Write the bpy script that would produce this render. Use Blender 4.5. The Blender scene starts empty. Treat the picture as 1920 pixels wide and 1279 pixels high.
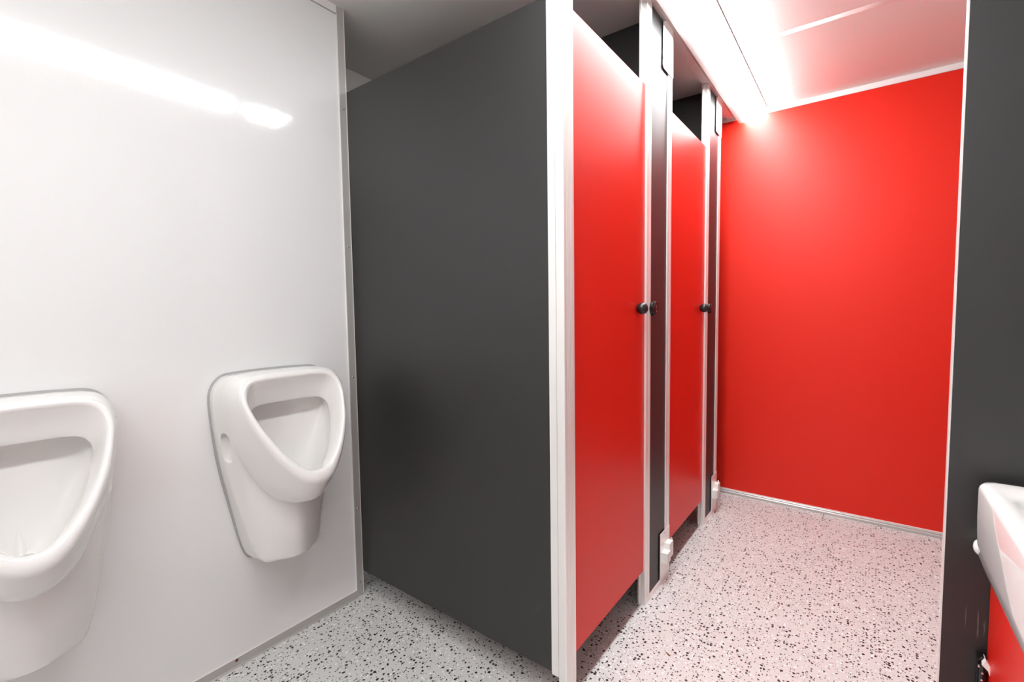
import bpy, bmesh, math, random
from mathutils import Vector, Matrix
random.seed(4)
S = bpy.context.scene
COL = S.collection

# ------------------------------------------------------------------ camera
cd = bpy.data.cameras.new('camera'); cam = bpy.data.objects.new('camera', cd); COL.objects.link(cam)
FPX, YAW, PITCH, ROLL = 848.306, 0.59965, -0.061209, -0.008422
CX, CZ = 1.69454, 1.18232
cd.sensor_fit = 'HORIZONTAL'; cd.sensor_width = 36.0; cd.lens = FPX/1920*36
cd.shift_x = -75.57/1920; cd.shift_y = -6.81/1920; cd.clip_start = 0.01
fwd = Vector((-math.sin(YAW)*math.cos(PITCH), math.cos(YAW)*math.cos(PITCH), math.sin(PITCH)))
rt = Vector((math.cos(YAW), math.sin(YAW), 0)); up = rt.cross(fwd)
R_ = math.cos(ROLL)*rt + math.sin(ROLL)*up; U_ = -math.sin(ROLL)*rt + math.cos(ROLL)*up
m = Matrix((R_, U_, -fwd)).transposed().to_4x4(); m.translation = Vector((CX, 0, CZ))
cam.matrix_world = m
S.camera = cam

# ------------------------------------------------------------------ world, exposure
w = bpy.data.worlds.new('world'); S.world = w; w.use_nodes = True
w.node_tree.nodes['Background'].inputs[0].default_value = (0.9, 0.95, 1.0, 1)
w.node_tree.nodes['Background'].inputs[1].default_value = 0.0
S.view_settings.view_transform = 'Standard'; S.view_settings.look = 'None'
S.view_settings.gamma = 1; S.view_settings.use_curve_mapping = False
S.view_settings.exposure = 0.0
LIGHT = 41.0        # radiance of the opal diffuser of the ceiling light

# ------------------------------------------------------------------ materials
def new_mat(name, col=(0.8, 0.8, 0.8), rough=0.4, metal=0.0, spec=0.5, bump=None, coat=0, mottle=None):
    mt = bpy.data.materials.new(name); mt.use_nodes = True
    nt = mt.node_tree; b = nt.nodes['Principled BSDF']
    b.inputs['Base Color'].default_value = (*col, 1); b.inputs['Roughness'].default_value = rough
    b.inputs['Metallic'].default_value = metal; b.inputs['Specular IOR Level'].default_value = spec
    b.inputs['Coat Weight'].default_value = coat; b.inputs['Coat Roughness'].default_value = 0.05
    if bump or mottle:
        tc = nt.nodes.new('ShaderNodeTexCoord')
    if bump:
        sc, strn, dist = bump[:3]
        n = nt.nodes.new('ShaderNodeTexNoise'); n.inputs['Scale'].default_value = sc
        n.inputs['Detail'].default_value = bump[3] if len(bump) > 3 else 3
        bp = nt.nodes.new('ShaderNodeBump'); bp.inputs['Strength'].default_value = strn
        bp.inputs['Distance'].default_value = dist
        nt.links.new(tc.outputs['Object'], n.inputs['Vector']); nt.links.new(n.outputs['Fac'], bp.inputs['Height'])
        nt.links.new(bp.outputs['Normal'], b.inputs['Normal'])
    if mottle:
        sc, amt = mottle
        n = nt.nodes.new('ShaderNodeTexNoise'); n.inputs['Scale'].default_value = sc; n.inputs['Detail'].default_value = 4
        mr = nt.nodes.new('ShaderNodeMapRange'); mr.inputs['To Min'].default_value = 1-amt; mr.inputs['To Max'].default_value = 1+amt
        hs = nt.nodes.new('ShaderNodeHueSaturation'); hs.inputs['Color'].default_value = (*col, 1)
        nt.links.new(tc.outputs['Object'], n.inputs['Vector']); nt.links.new(n.outputs['Fac'], mr.inputs['Value'])
        nt.links.new(mr.outputs['Result'], hs.inputs['Value']); nt.links.new(hs.outputs['Color'], b.inputs['Base Color'])
    return mt

M = {}
M['wall'] = new_mat('white_laminate', (0.81, 0.815, 0.81), 0.105, bump=(55, 0.10, 0.002, 4), mottle=(1.3, 0.01))
M['wallmatt'] = new_mat('cream_wall', (0.86, 0.84, 0.82), 0.35, mottle=(2, 0.02))
M['ceiling'] = new_mat('ceiling_sheet', (0.85, 0.84, 0.81), 0.31, spec=0.30, bump=(1.0, 0.5, 0.02, 0), mottle=(1.5, 0.015))
def stretch(mt, sc):      # long shallow waves of the sheet, running across the room
    nt = mt.node_tree; tc = [n for n in nt.nodes if n.type == 'TEX_COORD'][0]
    mp = nt.nodes.new('ShaderNodeMapping'); mp.inputs['Scale'].default_value = sc
    n = [l.from_node for l in nt.links if l.to_node.type == 'BUMP' and l.to_socket.name == 'Height'][0]
    nt.links.new(tc.outputs['Object'], mp.inputs[0]); nt.links.new(mp.outputs[0], n.inputs['Vector'])
stretch(M['ceiling'], (0.5, 3.4, 1))
M['red'] = new_mat('red_laminate', (0.70, 0.015, 0.006), 0.36, spec=0.35, bump=(420, 0.12, 0.0006, 2), mottle=(3, 0.015))
M['redwall'] = new_mat('red_wall_board', (0.70, 0.018, 0.007), 0.40, spec=0.35, bump=(350, 0.06, 0.0005, 2), mottle=(2, 0.01))
M['dark'] = new_mat('anthracite_laminate', (0.012, 0.0117, 0.0113), 0.48, spec=0.75, bump=(420, 0.10, 0.0005, 2), mottle=(4, 0.03))
M['alu'] = new_mat('anodised_aluminium', (0.90, 0.89, 0.87), 0.32, 0.4, mottle=(6, 0.015))
M['trim'] = new_mat('grey_coated_trim', (0.50, 0.485, 0.465), 0.35, 0.35, mottle=(8, 0.02))
M['whitetrim'] = new_mat('white_coated_trim', (0.82, 0.80, 0.78), 0.35, mottle=(8, 0.01))
M['ceramic'] = new_mat('white_ceramic', (0.83, 0.815, 0.795), 0.04, spec=0.5, coat=0.3, mottle=(2, 0.006))
M['greywall'] = new_mat('grey_wall_board', (0.30, 0.29, 0.285), 0.4, mottle=(2, 0.02))
M['gasket'] = new_mat('grey_sealing_strip', (0.42, 0.41, 0.41), 0.6, mottle=(30, 0.03))
M['black'] = new_mat('black_plastic', (0.012, 0.010, 0.011), 0.33, mottle=(50, 0.05))
M['gloss'] = new_mat('black_gloss_plastic', (0.006, 0.005, 0.006), 0.10, mottle=(50, 0.05))
M['chrome'] = new_mat('bright_steel', (0.8, 0.78, 0.76), 0.18, 1.0, mottle=(40, 0.02))
M['nylon'] = new_mat('white_nylon', (0.84, 0.83, 0.81), 0.42, mottle=(40, 0.01))
M['screw'] = new_mat('screw_steel', (0.6, 0.58, 0.56), 0.25, 1.0, mottle=(60, 0.03))
M['rust'] = new_mat('rusty_screw', (0.16, 0.03, 0.012), 0.7, mottle=(90, 0.1))
M['leaf'] = new_mat('dry_brown_leaf', (0.22, 0.08, 0.035), 0.8, mottle=(90, 0.2))
M['print'] = new_mat('lock_print_grey', (0.35, 0.30, 0.31), 0.4, mottle=(60, 0.02))
M['redink'] = new_mat('lock_indicator_maroon', (0.018, 0.003, 0.004), 0.35, spec=0.25, mottle=(60, 0.05))

def lightmat():
    mt = bpy.data.materials.new('opal_diffuser'); mt.use_nodes = True; nt = mt.node_tree
    b = nt.nodes['Principled BSDF']; b.inputs['Base Color'].default_value = (0.85, 0.85, 0.85, 1)
    b.inputs['Emission Color'].default_value = (0.975, 0.985, 1.0, 1)
    b.inputs['Emission Strength'].default_value = LIGHT
    return mt
M['light'] = lightmat()

def floormat():
    mt = bpy.data.materials.new('speckled_vinyl'); mt.use_nodes = True; nt = mt.node_tree; N = nt.nodes; Lk = nt.links
    b = N['Principled BSDF']; b.inputs['Roughness'].default_value = 0.36
    tc = N.new('ShaderNodeTexCoord')
    warp = N.new('ShaderNodeTexNoise'); warp.inputs['Scale'].default_value = 160; warp.inputs['Detail'].default_value = 2
    Lk.new(tc.outputs['Object'], warp.inputs['Vector'])
    ws = N.new('ShaderNodeVectorMath'); ws.operation = 'SCALE'; ws.inputs['Scale'].default_value = 0.006
    Lk.new(warp.outputs['Color'], ws.inputs[0])
    wa = N.new('ShaderNodeVectorMath'); wa.operation = 'ADD'
    Lk.new(tc.outputs['Object'], wa.inputs[0]); Lk.new(ws.outputs[0], wa.inputs[1])
    base = N.new('ShaderNodeTexNoise'); base.inputs['Scale'].default_value = 3; base.inputs['Detail'].default_value = 6
    Lk.new(tc.outputs['Object'], base.inputs['Vector'])
    ramp = N.new('ShaderNodeMix'); ramp.data_type = 'RGBA'
    ramp.inputs['A'].default_value = (0.60, 0.60, 0.585, 1); ramp.inputs['B'].default_value = (0.68, 0.68, 0.66, 1)
    Lk.new(base.outputs['Fac'], ramp.inputs['Factor'])
    cur = ramp.outputs['Result']
    # layers: scale, share of cells holding a chip, chip radius, colour, offset
    for sc, share, r0, r1, col, off in ((105, 0.17, 0.15, 0.40, (0.88, 0.88, 0.87, 1), 3.3), (190, 0.07, .2, .4, (0.25, 0.245, 0.24, 1), 9.1),
                                        (165, 0.12, .2, 0.42, (0.035, 0.034, 0.033, 1), 5.7), (86, 0.23, 0.14, 0.42, (0.012, 0.0115, 0.0115, 1), 0.0)):
        ad = N.new('ShaderNodeVectorMath'); ad.operation = 'ADD'; ad.inputs[1].default_value = (off, off*.7, 0)
        Lk.new(wa.outputs[0], ad.inputs[0])
        fl = N.new('ShaderNodeVectorMath'); fl.operation = 'MULTIPLY'; fl.inputs[1].default_value = (1, 1, 0)
        Lk.new(ad.outputs[0], fl.inputs[0])
        v = N.new('ShaderNodeTexVoronoi'); v.voronoi_dimensions = '2D'; v.inputs['Scale'].default_value = sc; v.distance = 'EUCLIDEAN'
        Lk.new(fl.outputs[0], v.inputs['Vector'])
        sp = N.new('ShaderNodeSeparateColor'); Lk.new(v.outputs['Color'], sp.inputs[0])
        has = N.new('ShaderNodeMath'); has.operation = 'LESS_THAN'; has.inputs[1].default_value = share; Lk.new(sp.outputs[0], has.inputs[0])
        rad = N.new('ShaderNodeMapRange'); rad.inputs['To Min'].default_value = r0; rad.inputs['To Max'].default_value = r1
        Lk.new(sp.outputs[1], rad.inputs['Value'])
        ins = N.new('ShaderNodeMath'); ins.operation = 'LESS_THAN'; Lk.new(v.outputs['Distance'], ins.inputs[0]); Lk.new(rad.outputs[0], ins.inputs[1])
        mu = N.new('ShaderNodeMath'); mu.operation = 'MULTIPLY'; Lk.new(has.outputs[0], mu.inputs[0]); Lk.new(ins.outputs[0], mu.inputs[1])
        mx = N.new('ShaderNodeMix'); mx.data_type = 'RGBA'; mx.inputs['B'].default_value = col
        Lk.new(mu.outputs[0], mx.inputs['Factor']); Lk.new(cur, mx.inputs['A']); cur = mx.outputs['Result']
    Lk.new(cur, b.inputs['Base Color'])
    bn = N.new('ShaderNodeTexNoise'); bn.inputs['Scale'].default_value = 250; bn.inputs['Detail'].default_value = 2
    Lk.new(tc.outputs['Object'], bn.inputs['Vector'])
    bp = N.new('ShaderNodeBump'); bp.inputs['Strength'].default_value = 0.15; bp.inputs['Distance'].default_value = 0.0006
    Lk.new(bn.outputs['Fac'], bp.inputs['Height']); Lk.new(bp.outputs['Normal'], b.inputs['Normal'])
    return mt
M['floor'] = floormat()

# ------------------------------------------------------------------ helpers
def link(name, bm, mat, parent=None, smooth=False, bevel=0.0, seg=2):
    me = bpy.data.meshes.new(name)
    if bevel > 0:
        bmesh.ops.bevel(bm, geom=[e for e in bm.edges if e.is_manifold and e.calc_face_angle(0) > 0.6], offset=bevel, segments=seg,
                        affect='EDGES', profile=0.5, clamp_overlap=True)
    bmesh.ops.recalc_face_normals(bm, faces=bm.faces)
    bm.to_mesh(me); bm.free(); me.materials.append(mat)
    if smooth:
        for p in me.polygons: p.use_smooth = True
    o = bpy.data.objects.new(name, me); COL.objects.link(o)
    if parent is not None:
        o.parent = parent
    return o

def tag(o, label=None, cat=None, group=None, kind=None):
    if label: o['label'] = label
    if cat: o['category'] = cat
    if group: o['group'] = group
    if kind: o['kind'] = kind
    return o

def empty(name, loc, label, cat, group=None):
    o = bpy.data.objects.new(name, None); COL.objects.link(o); o.location = loc; o.empty_display_size = 0.05
    return tag(o, label, cat, group)

def box_bm(x0, x1, y0, y1, z0, z1, bm=None, org=(0, 0, 0)):
    bm = bm or bmesh.new()
    vs = [bm.verts.new((x-org[0], y-org[1], z-org[2])) for x in (x0, x1) for y in (y0, y1) for z in (z0, z1)]
    for f in ((0, 1, 3, 2), (4, 6, 7, 5), (0, 4, 5, 1), (2, 3, 7, 6), (0, 2, 6, 4), (1, 5, 7, 3)):
        bm.faces.new([vs[i] for i in f])
    return bm

def prism_bm(pts, a0, a1, axis, org=(0, 0, 0), bm=None):
    """extrude a closed 2D outline along an axis; pts are the two other coordinates in xyz order"""
    bm = bm or bmesh.new()
    def P(p, a):
        v = {'x': (a, p[0], p[1]), 'y': (p[0], a, p[1]), 'z': (p[0], p[1], a)}[axis]
        return (v[0]-org[0], v[1]-org[1], v[2]-org[2])
    A = [bm.verts.new(P(p, a0)) for p in pts]; B = [bm.verts.new(P(p, a1)) for p in pts]
    n = len(pts)
    for i in range(n): bm.faces.new((A[i], A[(i+1) % n], B[(i+1) % n], B[i]))
    bm.faces.new(A); bm.faces.new(list(reversed(B)))
    return bm

def lathe_bm(prof, c, axis='x', n=40, bm=None):
    """prof: (along, radius) pairs; revolve about axis through c"""
    bm = bm or bmesh.new(); rings = []
    for a, r in prof:
        ring = []
        if r < 1e-6:
            ring = [None]
        for i in range(n if r >= 1e-6 else 1):
            t = 2*math.pi*i/n
            u, v = r*math.cos(t), r*math.sin(t)
            p = {'x': (a, u, v), 'y': (u, a, v), 'z': (u, v, a)}[axis]
            vv = bm.verts.new((c[0]+p[0], c[1]+p[1], c[2]+p[2]))
            if r < 1e-6: ring = [vv]
            else: ring.append(vv)
        rings.append(ring)
    for A, B in zip(rings, rings[1:]):
        for i in range(n):
            j = (i+1) % n
            if len(A) == 1 and len(B) == 1: continue
            if len(A) == 1: bm.faces.new((A[0], B[i], B[j]))
            elif len(B) == 1: bm.faces.new((A[i], A[j], B[0]))
            else: bm.faces.new((A[i], A[j], B[j], B[i]))
    if len(rings[0]) > 1: bm.faces.new(rings[0])
    if len(rings[-1]) > 1: bm.faces.new(list(reversed(rings[-1])))
    return bm

def struct(name, bm, mat, bevel=0, parent=None, label=None):
    o = link(name, bm, mat, parent, bevel=bevel)
    if parent is None: o['kind'] = 'structure'
    if label: o['label'] = label
    return o

H = 2.35
XL, XR = -0.385, 2.25       # recess wall behind the cubicles, wall behind the basin
YB, YE = -1.15, 2.972       # wall behind the viewer, red end wall
YW = 1.0584                 # end of the urinal wall
XF = 1.0128                 # front of the cubicle row

# ------------------------------------------------------------------ room shell
struct('floor', box_bm(XL-.1, XR+.1, YB-.1, YE+.1, -0.08, 0), M['floor'], label='light grey vinyl floor with black and white speckles')
struct('ceiling', box_bm(XL-.1, XR+.1, YB-.1, YE+.1, H, H+0.08), M['ceiling'], label='glossy cream ceiling')
struct('wall_left', box_bm(-0.10, 0, YB, YW, 0, H), M['wall'], label='glossy white wall carrying the urinals')
struct('wall_left_recess', box_bm(XL-.1, XL, YB, YE, 0, H), M['wallmatt'], label='pale wall behind the cubicles')
struct('wall_end', box_bm(XL, XR, YE, YE+.1, 0, H), M['redwall'], label='plain red end wall')
struct('wall_right', box_bm(XR, XR+.1, YB, YE, 0, H), M['greywall'], label='grey wall behind the washbasin')
struct('wall_back', box_bm(XL, XR, YB-.1, YB, 0, H), M['wallmatt'], label='pale wall opposite the red end wall')

def screw(parent, pos, axis='x', r=0.004, mat='screw', org=(0, 0, 0), name='screw'):
    c = tuple(pos[i]-org[i] for i in range(3))
    bm = lathe_bm([(0, r), (0.0008, r), (0.0018, r*.7), (0.0022, 0)], c, axis, 14)
    return link(name, bm, M[mat], parent, smooth=True)

# trims on the urinal wall
t = struct('trim_1', box_bm(0.0, 0.003, 1.0285, YW, 0.001, H), M['trim'], label='upright grey corner strip ending the urinal wall')
bm = box_bm(0, 0.0045, 1.027, 1.0293, 0.03, H-.03); link('trim_lip', bm, M['alu'], t)
bm = box_bm(0, 0.0045, YW-.0022, YW, 0.004, H); link('trim_lip', bm, M['alu'], t)
for z in (2.29, 1.971, 1.438, .917, .374, .057): screw(t, (0.003, 1.044, z))
t = struct('trim_2', box_bm(0, 0.004, YB, 1.0277, 2.3195, H), M['whitetrim'], label='flat strip between the urinal wall and the ceiling')
bm = box_bm(0, 0.0052, YB, 1.0277, 2.3175, 2.3195); link('shadow_line', bm, M['gasket'], t)
t = struct('trim_3', prism_bm([(0, 0.0305), (0.003, 0.0305), (0.004, 0.004), (0.010, 0.001), (0.010, 0), (0, 0)], YB, 1.029, 'y'), M['trim'],
           label='grey kick strip along the foot of the urinal wall')
bm = box_bm(0, 0.0042, YB, 1.0285, 0.0298, 0.0312); link('trim_lip', bm, M['alu'], t)
screw(t, (0.0032, .591, .022), mat='rust', r=.0045, name='rusty_screw'); screw(t, (0.0032, .944, .022), mat='gasket'); screw(t, (0.0032, .24, .022))
# end wall rail and base
bm = prism_bm([(YE, 2.322), (YE-.005, 2.322), (YE-.007, 2.327), (YE-.007, H), (YE, H)], XL, XR, 'x')
struct('trim_4', bm, M['whitetrim'], label='white rail between red end wall and ceiling')
bm = prism_bm([(YE, 0.0285), (YE-.003, 0.0285), (YE-.010, 0.0215), (YE-.010, .016), (YE-.014, .012), (YE-.016, 0), (YE, 0)], XL, XR, 'x')
struct('baseboard_end', bm, M['trim'], label='low metal skirting along the red end wall')
bm = box_bm(XL, XR, YE-.0065, YE, .0262, .0295); link('top_lip', bm, M['whitetrim'], bpy.data.objects['baseboard_end'])
struct('trim_6', prism_bm([(2.220-.016*math.cos(a), H-.0010*math.sin(a)**2) for a in [i*math.pi/16 for i in range(17)]], 1.21, XR, 'x'), M['ceiling'], label='shallow joint bead across the ceiling')
for _p in bpy.data.objects['trim_6'].data.polygons: _p.use_smooth = True
bm = prism_bm([(.982, 2.336), (1.018, 2.336), (1.018, H), (.982, H)], 1.114, YE-.008, 'y')
struct('trim_5', bm, M['whitetrim'], label='ceiling channel over the cubicle fronts')

# ------------------------------------------------------------------ grey partitions
PT, PB = 2.039, 0.1016
p = empty('cubicle_partition', (0, YW, PB), 'wide dark grey partition panel beside the urinals, raised above the floor', 'partition')
og = (0, YW, PB)
link('panel', box_bm(XL, 0.966, YW+.0012, YW+.014, PB, PT, org=og), M['dark'], p, bevel=0.0008)
# U profile closing the free edge
bm = prism_bm([(.962, YW-.004), (.986, YW-.004), (.986, YW+.020), (.962, YW+.020)], PB-.002, H-.001, 'z', org=og)
link('edge_profile', bm, M['alu'], p, bevel=0.0012)

p = empty('corner_post', (XF-.01, YW+.02, 0), 'pale ribbed aluminium corner post between grey partition and nearest red door', 'post')
og = (XF-.01, YW+.02, 0)
x0, x1, y0, y1 = .9865, XF, YW-.002, 1.1115
pts = [(x0, y0), (x1-.004, y0), (x1-.001, y0+.0012), (x1, y0+.004)]
for k in range(5):         # shallow flutes on the corridor face
    yy = y0+.013+k*.0065
    pts += [(x1, yy), (x1-.0012, yy+.0012), (x1-.0012, yy+.0024), (x1, yy+.0036)]
pts += [(x1, y1-.001), (x1-.001, y1), (x0, y1)]
link('profile', prism_bm(pts, 0.0005, H-.0005, 'z', org=og), M['alu'], p)
link('foot_plate', box_bm(x0-.004, x1+.003, y0-.003, y1+.003, 0, .002, org=og), M['screw'], p)

def divider(yc, label):
    p = empty('cubicle_divider', (0.3, yc, 0), label, 'partition', )
    og = (0.3, yc, 0)
    link('panel', box_bm(XL+.001, .984, yc-.0065, yc+.0065, 0.10, H-.001, org=og), M['dark'], p, bevel=.0008)
    link('wall_bracket', box_bm(XL, XL+.03, yc-.012, yc+.012, .11, H-.02, org=og), M['alu'], p)
    return p
divider(1.80, 'dark full-height divider seen through the gap above the nearest red door')
divider(2.56, 'dark full-height divider seen through the gap above the second red door')

# ------------------------------------------------------------------ pilasters
def copy_tree(o, parent=None):
    c = o.copy(); COL.objects.link(c)
    if parent is not None: c.parent = parent
    for ch in list(o.children): copy_tree(ch, c)
    return c

def pilaster(ya, label):
    """ya: door-side edge; width .271"""
    og = (XF, ya, 0); p = empty('cubicle_pilaster', og, label, 'pilaster', 'pilasters between the cubicle doors')
    yl, yp0, yp1, yr = ya, ya+.0445, ya+.2205, ya+.268
    top = 2.331
    link('panel', box_bm(XF-.022, XF-.0045, yp0-.006, yp1+.006, .015, top-.004, org=og), M['dark'], p)
    # left edge profile with the rebate the door closes against
    pts = [(XF-.028, yl-.010), (XF-.0215, yl-.010), (XF-.0215, yl), (XF-.0015, yl), (XF, yl+.0015), (XF, yl+.020), (XF-.0022, yl+.022),
           (XF-.0022, yl+.0262), (XF, yl+.028), (XF, yp0-.0015), (XF-.0015, yp0), (XF-.028, yp0)]
    q = link('edge_profile', prism_bm(pts, 0.001, top+.002, 'z', org=og), M['alu'], p)
    for z in (2.10, 1.955): screw(q, (XF-.0215, yl-.004, z), 'x', .0022, org=og, mat='gasket')
    pts = [(XF-.028, yp1), (XF-.0015, yp1), (XF, yp1+.0015), (XF, yp1+.019), (XF-.0022, yp1+.021), (XF-.0022, yp1+.025), (XF, yp1+.027),
           (XF, yr-.0015), (XF-.0015, yr), (XF-.028, yr)]
    link('edge_profile', prism_bm(pts, 0.001, top-.008, 'z', org=og), M['alu'], p)
    pts = [(XF-.028, 0.0), (XF+.001, 0.0), (XF+.001, .0165), (XF-.002, .020), (XF-.028, .020)]
    link('foot_rail', prism_bm(pts, yl+.002, yr-.002, 'y', org=og), M['alu'], p)
    # hinge plates at foot and head
    y0, y1 = yr-.112, yr
    q = link('hinge_plate', box_bm(XF+.0004, XF+.003, y0, y1-.003, .019, .225, org=og), M['alu'], p, bevel=.0008)
    screw(q, (XF+.003, y0+.05, .213), org=og, r=.0032, mat='gasket')
    bm = prism_bm([(y0, 2.142+.008), (y0+.008, 2.142), (y1-.002, 2.142), (y1-.002, top+.004), (y0+.03, top+.004), (y0, top-.012)], XF+.0004, XF+.003, 'x', org=og)
    q = link('hinge_plate', bm, M['alu'], p, bevel=.0008)
    screw(q, (XF+.003, y0+.040, 2.195), org=og, r=.003, mat='gasket'); screw(q, (XF+.003, y0+.066, 2.190), org=og, r=.003, mat='gasket')
    # white nylon hinge bearing
    bm = box_bm(XF+.003, XF+.030, y0+.012, y0+.052, .098, .142, org=og)
    box_bm(XF+.003, XF+.026, y0+.050, y0+.094, .104, .168, bm=bm, org=og)
    q = link('hinge_bearing', bm, M['nylon'], p, bevel=.004, seg=3)
    link('hinge_pin', lathe_bm([(.100, .005), (.172, .005), (.174, .003)], (XF+.014-og[0], y1-.010-og[1], 0), 'z', 16), M['chrome'], p)
    bm = lathe_bm([(.0262, .004), (.0272, .004)], (XF-og[0], y0+.066-og[1], .132), 'x', 12)
    link('hinge_stud', bm, M['gasket'], q)
    # privacy lock indicator
    c = (0, .058, 1.184)
    q = link('lock_indicator', lathe_bm([(0.0, .0285), (.006, .0285), (.012, .0280), (.0155, .0255), (.0165, .0235)], c, 'x', 44), M['gloss'], p, smooth=False)
    f = link('indicator_face', lathe_bm([(.0164, .0228), (.0172, .0225), (.0174, 0)], c, 'x', 40), M['redink'], q)
    # worn grey marks round the indicator window
    def arc(cz, a0, a1, r, w, cy=0.0):
        bm = bmesh.new(); pv = None
        for i in range(13):
            a = math.radians(a0+(a1-a0)*i/12)
            A = bm.verts.new((c[0]+.0176, c[1]+cy+(r-w/2)*math.cos(a), c[2]+cz+(r-w/2)*math.sin(a)))
            B = bm.verts.new((c[0]+.0176, c[1]+cy+(r+w/2)*math.cos(a), c[2]+cz+(r+w/2)*math.sin(a)))
            if pv: bm.faces.new((pv[0], A, B, pv[1]))
            pv = (A, B)
        r_ = bmesh.ops.extrude_face_region(bm, geom=bm.faces[:]); 
        bmesh.ops.translate(bm, verts=[g for g in r_['geom'] if isinstance(g, bmesh.types.BMVert)], vec=(.0003, 0, 0))
        return bm
    link('indicator_mark', arc(.0105, 100, 330, .0042, .0014), M['print'], q)
    link('indicator_mark', arc(.0010, 80, 280, .0036, .0015), M['print'], q)
    link('indicator_mark', arc(-.0100, 150, 390, .0040, .0018, .003), M['print'], q)
    return p
p1 = pilaster(1.6375, 'dark grey pilaster with aluminium edges between the two nearest red doors')
p2 = copy_tree(p1); p2.location = (XF, 2.4325, 0)
p2['label'] = 'farther narrow-looking dark pilaster with aluminium edges next to the red end wall'

# ------------------------------------------------------------------ red doors
DT, DB, XD = 2.0175, 0.142, 1.005
def knob(parent, c):
    bm = lathe_bm([(0, .0125)] + [(.0186-.0222*math.cos(t), .0222*math.sin(t)) for t in [math.radians(q) for q in range(36, 180, 8)]] + [(.0408, 0)], c, 'x', 44)
    return link('door_knob', bm, M['black'], parent, smooth=True)
def door(y0, y1, label, with_knob=True):
    og = (XD, y0, DB); p = empty('cubicle_door', og, label, 'door', 'red cubicle doors')
    link('leaf', box_bm(XD-.013, XD, y0, y1, DB, DT, org=og), M['red'], p, bevel=.0008)
    if with_knob: knob(p, (0, y1-.0635-y0, 1.184-DB))
    return p
door(1.1135, 1.6365, 'nearest red cubicle door with a black round knob, beside the ribbed corner post')
door(1.9065, 2.4315, 'middle red cubicle door with a black round knob, between the two dark pilasters')

# ------------------------------------------------------------------ ceiling light
lt = empty('ceiling_light', (1.125, .9, H), 'long white strip light on the ceiling in front of the cubicle doors', 'light')
og = (1.125, .9, H)
pts = [(1.047, H-.0005), (1.047, 2.302), (1.049, 2.300), (1.079, 2.300), (1.079, 2.304), (1.053, 2.304), (1.053, H-.0005)]
link('housing', prism_bm(pts, -1.05, YE-.010, 'y', org=og), M['whitetrim'], lt)
pts = [(1.0795, H-.002), (1.0795, 2.301)] + [(1.1415-.0615*math.cos(a), 2.3015-.016*math.sin(a)) for a in [i*math.pi*.72/12 for i in range(1, 13)]] + [(1.1975, 2.300), (1.205, 2.325), (1.205, H-.0015)]
link('diffuser', prism_bm(pts, -1.049, YE-.0105, 'y', org=og), M['light'], lt)
pts = [(1.2052, H-.0003), (1.2052, H-.008), (1.2085, H-.008), (1.2085, H-.0003)]
link('edge_strip', prism_bm(pts, -1.05, YE-.010, 'y', org=og), M['black'], lt)

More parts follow.
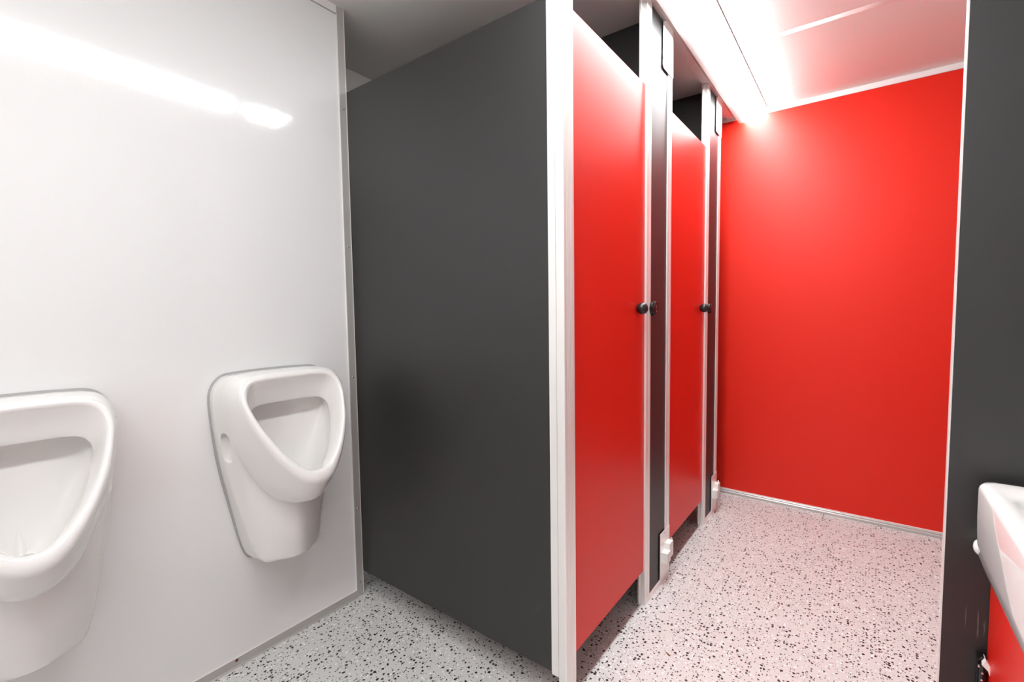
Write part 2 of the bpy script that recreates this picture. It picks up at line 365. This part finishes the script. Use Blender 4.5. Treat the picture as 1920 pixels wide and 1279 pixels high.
# ------------------------------------------------------------------ urinals
def cr(p0, p1, p2, p3, t):
    return 0.5*((2*p1)+(-p0+p2)*t+(2*p0-5*p1+4*p2-p3)*t*t+(-p0+3*p1-3*p2+p3)*t**3)
def ring(half, n=5):
    """half outline (top centre to bottom centre) -> closed smooth loop"""
    pts = [Vector(p) for p in half] + [Vector((p[0], -p[1], p[2])) for p in reversed(half[1:-1])]
    K = len(pts); out = []
    for i in range(K):
        for j in range(n):
            out.append(cr(pts[i-1], pts[i], pts[(i+1) % K], pts[(i+2) % K], j/n))
    return out
OUT = [(0, .985), (.10, .983), (.153, .974), (.182, .932), (.185, .865), (.172, .72), (.147, .565), (.109, .377), (.061, .358), (0, .356)]
def lp(*pts): return [tuple(p) for p in pts]
LOOPS = [
 [(.006, y, z) for y, z in OUT],
 [(.018, y, z) for y, z in OUT],
 lp((.030,0,.986),(.030,.10,.984),(.030,.153,.975),(.030,.182,.932),(.032,.185,.865),(.045,.170,.72),(.060,.145,.565),(.082,.103,.380),(.116,.056,.364),(.132,0,.362)),
 lp((.036,0,.987),(.036,.10,.985),(.036,.153,.975),(.036,.181,.932),(.038,.184,.865),(.050,.169,.722),(.070,.142,.57),(.100,.098,.393),(.130,.052,.374),(.146,0,.371)),
 lp((.050,0,.989),(.050,.10,.987),(.050,.153,.976),(.050,.180,.932),(.055,.182,.865),(.066,.165,.735),(.094,.133,.61),(.122,.094,.500),(.150,.048,.466),(.163,0,.460)),
 lp((.075,0,.990),(.075,.10,.988),(.075,.152,.977),(.078,.178,.932),(.085,.178,.868),(.095,.160,.758),(.110,.127,.662),(.132,.088,.593),(.152,.044,.562),(.160,0,.553)),
 lp((.085,0,.990),(.085,.10,.988),(.085,.152,.977),(.090,.177,.932),(.098,.176,.869),(.115,.158,.762),(.137,.125,.667),(.160,.086,.597),(.180,.043,.565),(.188,0,.556)),
 lp((.110,0,.988),(.110,.10,.986),(.110,.151,.974),(.118,.173,.930),(.128,.171,.870),(.158,.151,.775),(.190,.118,.690),(.222,.078,.622),(.244,.039,.590),(.252,0,.580)),
 lp((.132,0,.985),(.132,.10,.983),(.135,.148,.969),(.148,.166,.925),(.168,.161,.873),(.206,.141,.800),(.243,.108,.726),(.272,.069,.667),(.290,.034,.640),(.296,0,.633)),
 lp((.141,0,.981),(.141,.10,.979),(.146,.145,.965),(.162,.162,.924),(.184,.156,.873),(.222,.137,.805),(.258,.104,.736),(.287,.065,.680),(.303,.031,.655),(.307,0,.649)),
 lp((.147,0,.975),(.147,.10,.973),(.154,.140,.959),(.173,.155,.920),(.197,.149,.872),(.232,.130,.811),(.266,.098,.746),(.293,.059,.693),(.306,.028,.670),(.310,0,.665)),
 lp((.147,0,.968),(.147,.097,.966),(.155,.134,.952),(.174,.147,.916),(.198,.141,.871),(.232,.122,.814),(.264,.091,.753),(.290,.053,.704),(.302,.025,.683),(.305,0,.679)),
 lp((.142,0,.958),(.142,.094,.956),(.148,.129,.942),(.166,.141,.909),(.190,.135,.867),(.224,.116,.812),(.256,.085,.754),(.281,.049,.708),(.293,.023,.689),(.297,0,.685)),
 lp((.128,0,.925),(.128,.089,.923),(.133,.121,.913),(.148,.132,.888),(.170,.127,.852),(.204,.109,.800),(.237,.080,.748),(.262,.045,.703),(.275,.021,.685),(.279,0,.681)),
 lp((.117,0,.891),(.117,.083,.889),(.121,.112,.880),(.133,.123,.860),(.152,.119,.830),(.186,.101,.782),(.219,.073,.730),(.246,.040,.692),(.260,.018,.675),(.264,0,.671)),
 lp((.112,0,.889),(.112,.083,.887),(.116,.113,.878),(.127,.124,.857),(.146,.120,.825),(.179,.102,.776),(.212,.074,.722),(.240,.040,.682),(.254,.018,.665),(.258,0,.660)),
 lp((.097,0,.896),(.097,.084,.893),(.099,.118,.883),(.104,.131,.857),(.115,.127,.812),(.150,.106,.758),(.186,.076,.700),(.218,.040,.652),(.234,.018,.634),(.240,0,.629)),
 lp((.084,0,.898),(.084,.082,.895),(.085,.114,.884),(.087,.127,.852),(.094,.124,.800),(.118,.102,.742),(.158,.072,.678),(.194,.038,.622),(.210,.018,.604),(.216,0,.598)),
 lp((.076,0,.886),(.076,.072,.883),(.076,.098,.872),(.077,.110,.838),(.080,.106,.780),(.096,.086,.712),(.122,.060,.650),(.156,.032,.598),(.172,.014,.583),(.178,0,.578)),
 lp((.072,0,.850),(.072,.050,.847),(.072,.070,.836),(.072,.080,.805),(.074,.078,.750),(.084,.062,.690),(.096,.043,.640),(.122,.023,.603),(.134,.011,.592),(.138,0,.588)),
 lp((.071,0,.775),(.071,.022,.773),(.071,.032,.766),(.071,.036,.745),(.072,.035,.715),(.076,.028,.675),(.084,.020,.645),(.088,.011,.625),(.094,.005,.618),(.096,0,.615)),
]
def urinal_mesh():
    rings = [ring(l) for l in LOOPS]
    n = len(rings[0]); dense = []
    SUB = 3
    for i in range(len(rings)-1):
        a, b, c_, d = rings[max(i-1, 0)], rings[i], rings[i+1], rings[min(i+2, len(rings)-1)]
        for k in range(SUB):
            dense.append([cr(a[j], b[j], c_[j], d[j], k/SUB) for j in range(n)])
    dense.append(rings[-1])
    bm = bmesh.new(); V = [[bm.verts.new(p) for p in r] for r in dense]
    for A, B in zip(V, V[1:]):
        for j in range(n):
            bm.faces.new((A[j], A[(j+1) % n], B[(j+1) % n], B[j]))
    c = sum((v.co for v in V[-1]), Vector())/n; cv = bm.verts.new(c)
    for j in range(n): bm.faces.new((V[-1][j], V[-1][(j+1) % n], cv))
    bm.faces.new(V[0])
    return bm

def capsule_bm(c, r, hl, stretch):
    bm = bmesh.new(); bmesh.ops.create_uvsphere(bm, u_segments=32, v_segments=24, radius=r)
    for v in bm.verts:
        z = v.co.z
        v.co = Vector((v.co.x*stretch[0], v.co.y*stretch[1], z + (hl if z > 1e-5 else -hl if z < -1e-5 else 0)))
    bmesh.ops.rotate(bm, verts=bm.verts, cent=(0, 0, 0), matrix=Matrix.Rotation(math.radians(-12 if c[1] < 0 else 12), 3, 'X'))
    bmesh.ops.translate(bm, verts=bm.verts, vec=c)
    return bm

UY = .74
ur = empty('urinal', (0, UY, .35), 'white ceramic urinal next to the grey partition, nearest the corner strip', 'urinal', 'wall urinals')
bm = urinal_mesh(); bmesh.ops.translate(bm, verts=bm.verts, vec=(0, 0, -.35))
bowl = link('bowl', bm, M['ceramic'], ur, smooth=True)
for s in (-1, 1):
    cb = capsule_bm((.068, s*.171, .757-.35), .0225, .030, (1.0, 1.15, 1.0))
    cut = link('cutter', cb, M['ceramic'], ur)
    md = bowl.modifiers.new('pocket', 'BOOLEAN'); md.operation = 'DIFFERENCE'; md.object = cut; md.solver = 'EXACT'
    bpy.context.view_layer.update()
    dg = bpy.context.evaluated_depsgraph_get()
    nm = bpy.data.meshes.new_from_object(bowl.evaluated_get(dg))
    bowl.modifiers.clear(); bowl.data = nm
    bpy.data.objects.remove(cut, do_unlink=True)
bowl.data.name = 'urinal_bowl'
if not bowl.data.materials: bowl.data.materials.append(M['ceramic'])
for p_ in bowl.data.polygons: p_.use_smooth = True; p_.material_index = 0
bowl.data.set_sharp_from_angle(angle=math.radians(50)) if hasattr(bowl.data, 'set_sharp_from_angle') else None
# grey gasket behind the rim of the body
r0 = ring([(0, y, z) for y, z in OUT]); cen = Vector((0, 0, .69))
bm = bmesh.new(); 
def grow(p, d):
    v = (p-cen); l = math.hypot(v.y, v.z); return Vector((0, p.y+v.y/l*d, p.z+v.z/l*d))
A = [bm.verts.new(grow(p, .006)+Vector((.0003, 0, -.35))) for p in r0]; B = [bm.verts.new(grow(p, .0062)+Vector((.0062, 0, -.35))) for p in r0]
C_ = [bm.verts.new(grow(p, -.004)+Vector((.0066, 0, -.35))) for p in r0]
n = len(r0)
for j in range(n):
    k = (j+1) % n; bm.faces.new((A[j], A[k], B[k], B[j])); bm.faces.new((B[j], B[k], C_[k], C_[j]))
bm.faces.new(A); bm.faces.new(C_)
link('gasket', bm, M['gasket'], ur, smooth=False)
bm = lathe_bm([(0, .022), (.002, .022), (.004, .018), (.0042, 0)], (.100, 0, .616-.35), 'z', 24)
link('drain_cover', bm, M['chrome'], ur, smooth=False)
u2 = copy_tree(ur); u2.location = (0, .142, .35); u2['label'] = 'white ceramic urinal cut off by the left edge of the photo'

# ------------------------------------------------------------------ dark partition by the basin
YR = 1.086
p = empty('washbasin_partition', (1.833, YR, 0), 'tall dark grey partition at the right, directly behind the washbasin', 'partition')
og = (1.833, YR, 0)
pm = new_mat('scuffed_anthracite', (0.012, 0.0117, 0.0113), 0.48, spec=0.75)
def scuff(pm):
    nt = pm.node_tree; N = nt.nodes; L_ = nt.links; b = N['Principled BSDF']
    tc = N.new('ShaderNodeTexCoord'); mp = N.new('ShaderNodeMapping'); mp.inputs['Scale'].default_value = (160, 1, 9)
    L_.new(tc.outputs['Object'], mp.inputs[0])
    n = N.new('ShaderNodeTexNoise'); n.inputs['Scale'].default_value = 1.0; n.inputs['Detail'].default_value = 5; L_.new(mp.outputs[0], n.inputs['Vector'])
    th = N.new('ShaderNodeMapRange'); th.inputs['From Min'].default_value = .66; th.inputs['From Max'].default_value = .76; L_.new(n.outputs['Fac'], th.inputs['Value'])
    sx = N.new('ShaderNodeSeparateXYZ'); L_.new(tc.outputs['Object'], sx.inputs[0])
    def band(out, c, hw):
        a = N.new('ShaderNodeMath'); a.operation = 'SUBTRACT'; a.inputs[1].default_value = c; L_.new(out, a.inputs[0])
        d = N.new('ShaderNodeMath'); d.operation = 'ABSOLUTE'; L_.new(a.outputs[0], d.inputs[0])
        r = N.new('ShaderNodeMapRange'); r.inputs['From Min'].default_value = hw*.6; r.inputs['From Max'].default_value = hw
        r.inputs['To Min'].default_value = 1; r.inputs['To Max'].default_value = 0; L_.new(d.outputs[0], r.inputs['Value']); return r.outputs[0]
    m1 = N.new('ShaderNodeMath'); m1.operation = 'MULTIPLY'; L_.new(band(sx.outputs['X'], .047, .018), m1.inputs[0]); L_.new(band(sx.outputs['Z'], .60, .13), m1.inputs[1])
    m2 = N.new('ShaderNodeMath'); m2.operation = 'MULTIPLY'; L_.new(m1.outputs[0], m2.inputs[0]); L_.new(th.outputs[0], m2.inputs[1])
    mx = N.new('ShaderNodeMix'); mx.data_type = 'RGBA'; mx.inputs['A'].default_value = (0.012, 0.0117, 0.0113, 1); mx.inputs['B'].default_value = (0.30, 0.29, 0.28, 1)
    L_.new(m2.outputs[0], mx.inputs['Factor']); L_.new(mx.outputs['Result'], b.inputs['Base Color'])
scuff(pm); M['scuff'] = pm
link('panel', box_bm(1.835, XR-.001, YR, YR+.013, .001, H-.001, org=og), M['scuff'], p, bevel=.0008)
link('edge_band', box_bm(1.8325, 1.835, YR+.002, YR+.0155, .001, H-.001, org=og), M['alu'], p)

# ------------------------------------------------------------------ washbasin
def basin():
    sx0, sx1, sy0, sy1 = 1.868, XR-.001, .52, 1.062
    def rr(x0, x1, y0, y1, z, r, n=8, rb=None):
        rb = .004 if rb is None else rb
        out = []
        for cx_, cy_, a0, q in ((x0+r, y0+r, 180, r), (x1-rb, y0+rb, 270, rb), (x1-rb, y1-rb, 0, rb), (x0+r, y1-r, 90, r)):
            for i in range(n+1):
                a = math.radians(a0+90*i/n); out.append((cx_+q*math.cos(a), cy_+q*math.sin(a), z))
        return out
    zt = .880
    L = [rr(sx0+.085, sx1, sy0+.06, sy1-.05, .698, .03),
         rr(sx0+.032, sx1, sy0+.035, sy1-.022, .698, .03),
         rr(sx0+.026, sx1, sy0+.028, sy1-.016, .7005, .028),
         rr(sx0+.020, sx1, sy0+.016, sy1-.012, .712, .026),
         rr(sx0+.010, sx1, sy0+.007, sy1-.005, .735, .024),
         rr(sx0+.0045, sx1, sy0+.003, sy1-.002, .752, .024),
         rr(sx0+.0015, sx1, sy0+.001, sy1-.0005, .775, .028),
         rr(sx0, sx1, sy0, sy1, .820, .028), rr(sx0, sx1, sy0, sy1, zt-.010, .028),
         rr(sx0+.0015, sx1, sy0+.0015, sy1-.0015, zt-.005, .027), rr(sx0+.005, sx1-.002, sy0+.005, sy1-.005, zt-.001, .025),
         rr(sx0+.012, sx1-.004, sy0+.012, sy1-.012, zt, .022),
         rr(sx0+.026, sx1-.10, sy0+.045, sy1-.045, zt-.0015, .05, rb=.05), rr(sx0+.033, sx1-.105, sy0+.052, sy1-.052, zt-.006, .05, rb=.05),
         rr(sx0+.042, sx1-.11, sy0+.060, sy1-.060, zt-.030, .06, rb=.06), rr(sx0+.060, sx1-.12, sy0+.078, sy1-.078, zt-.085, .06, rb=.06),
         rr(sx0+.095, sx1-.14, sy0+.115, sy1-.115, zt-.115, .05, rb=.05), rr(sx0+.14, sx1-.18, sy0+.19, sy1-.19, zt-.122, .02, rb=.02)]
    bm = bmesh.new(); V = [[bm.verts.new(Vector(p)-Vector((XR, .78, .698))) for p in l] for l in L]; n = len(V[0])
    for A, B in zip(V, V[1:]):
        for j in range(n): bm.faces.new((A[j], A[(j+1) % n], B[(j+1) % n], B[j]))
    bm.faces.new(V[0]); bm.faces.new(V[-1])
    return bm
bs = empty('washbasin', (XR, .78, .698), 'white ceramic washbasin at the right edge, in front of the dark partition', 'washbasin')
o = link('bowl', basin(), M['ceramic'], bs, smooth=True)
o.data.set_sharp_from_angle(angle=math.radians(45)) if hasattr(o.data, 'set_sharp_from_angle') else None
# tap: body, spout and lever behind the bowl (towards the wall)
tx, ty, tz = XR-.055, .78, .879
tp = empty('basin_tap', (tx, ty, tz), 'chrome mixer tap standing at the back of the washbasin', 'tap')
link('body', lathe_bm([(0, .026), (.004, .026), (.006, .022), (.085, .020), (.095, .017), (.097, 0)], (0, 0, 0), 'z', 28), M['chrome'], tp, smooth=False)
bm = prism_bm([(-.120, .052), (-.120, .066), (0, .078), (0, .052)], -.011, .011, 'y'); link('spout', bm, M['chrome'], tp, bevel=.003)
bm = prism_bm([(-.07, .118), (-.07, .123), (.015, .107), (.015, .097), (-.01, .097)], -.008, .008, 'y'); link('lever', bm, M['chrome'], tp, bevel=.002)

# rubber buffer between basin and partition
bf = link('rubber_buffer', lathe_bm([(0, .010), (.006, .014), (.012, .0135), (.022, .0115), (.028, .008)], (0, 0, 0), 'y', 24), M['nylon'], smooth=True)
bf.location = (1.8835, YR-.0285, .755)
tag(bf, 'small pale round buffer stuck on the dark partition beside the washbasin', 'buffer')

# ------------------------------------------------------------------ red cabinet under the basin
cb = empty('basin_cabinet', (2.0, .78, .02), 'red cabinet under the white washbasin', 'cabinet')
og = (2.0, .78, .02)
cz0, cz1 = .02, .6972
link('door', box_bm(1.898, 1.911, .50, YR-.004, cz0+.03, cz1, org=og), M['red'], cb, bevel=.0008)
link('side_panel', box_bm(1.912, XR-.001, .50, .513, cz0, cz1, org=og), M['red'], cb)
link('side_panel', box_bm(1.912, XR-.001, YR-.016, YR-.003, cz0, cz1, org=og), M['red'], cb)
link('plinth', box_bm(1.935, XR-.001, .515, YR-.018, 0, cz0+.03, org=og), M['dark'], cb)
# black hinge with bright screws on the partition side
hx, hy = 1.8945, YR-.004
bm = prism_bm([(hx-.011, .552), (hx-.006, .558), (hx+.001, .556), (hx+.001, .462), (hx-.006, .456), (hx-.010, .470)], hy-.016, hy, 'y', org=og)
h_ = link('hinge', bm, M['gloss'], cb, bevel=.0015)
link('hinge_knuckle', lathe_bm([(.452, .0052), (.545, .0052), (.549, .0035)], (hx-.0045-og[0], hy-.018-og[1], -og[2]), 'z', 18), M['gloss'], h_, smooth=False)
link('hinge_highlight', prism_bm([(hx-.007, .548), (hx-.002, .558), (hx+.0045, .548), (hx+.0085, .520), (hx+.006, .523), (hx+.001, .540)], hy-.026, hy-.006, 'y', org=og), M['nylon'], h_, bevel=.0006)  # pale wedge: cream highlight on the hinge top, put into its colour
for z, dx in ((.543, -.0105), (.532, -.0055), (.519, -.0060), (.506, -.0100), (.494, -.0100)):
    link('hinge_screw', lathe_bm([(-.0012, .0), (-.0008, .0018), (.002, .0022)], (hx+dx-og[0], hy-.0235-og[1], z-og[2]), 'y', 12), M['chrome'], h_)

# ------------------------------------------------------------------ floor litter
def flake(name, x, y, pts, th, mat, label, cat):
    bm = prism_bm(pts, 0, th, 'z')
    for v in bm.verts: v.co.z += .0012*math.sin(v.co.x*500)+.0012
    o = link(name, bm, M[mat]); o.location = (x, y, .0002); tag(o, label, cat); return o
flake('leaf_fragment', 1.178, 1.440, [(-.011, .004), (-.005, .006), (.001, .002), (.007, .001), (.010, -.004), (.006, -.0065), (.000, -.003), (-.004, .001)], .0008, 'leaf',
      'tiny curled brown leaf fragment on the speckled floor', 'leaf')
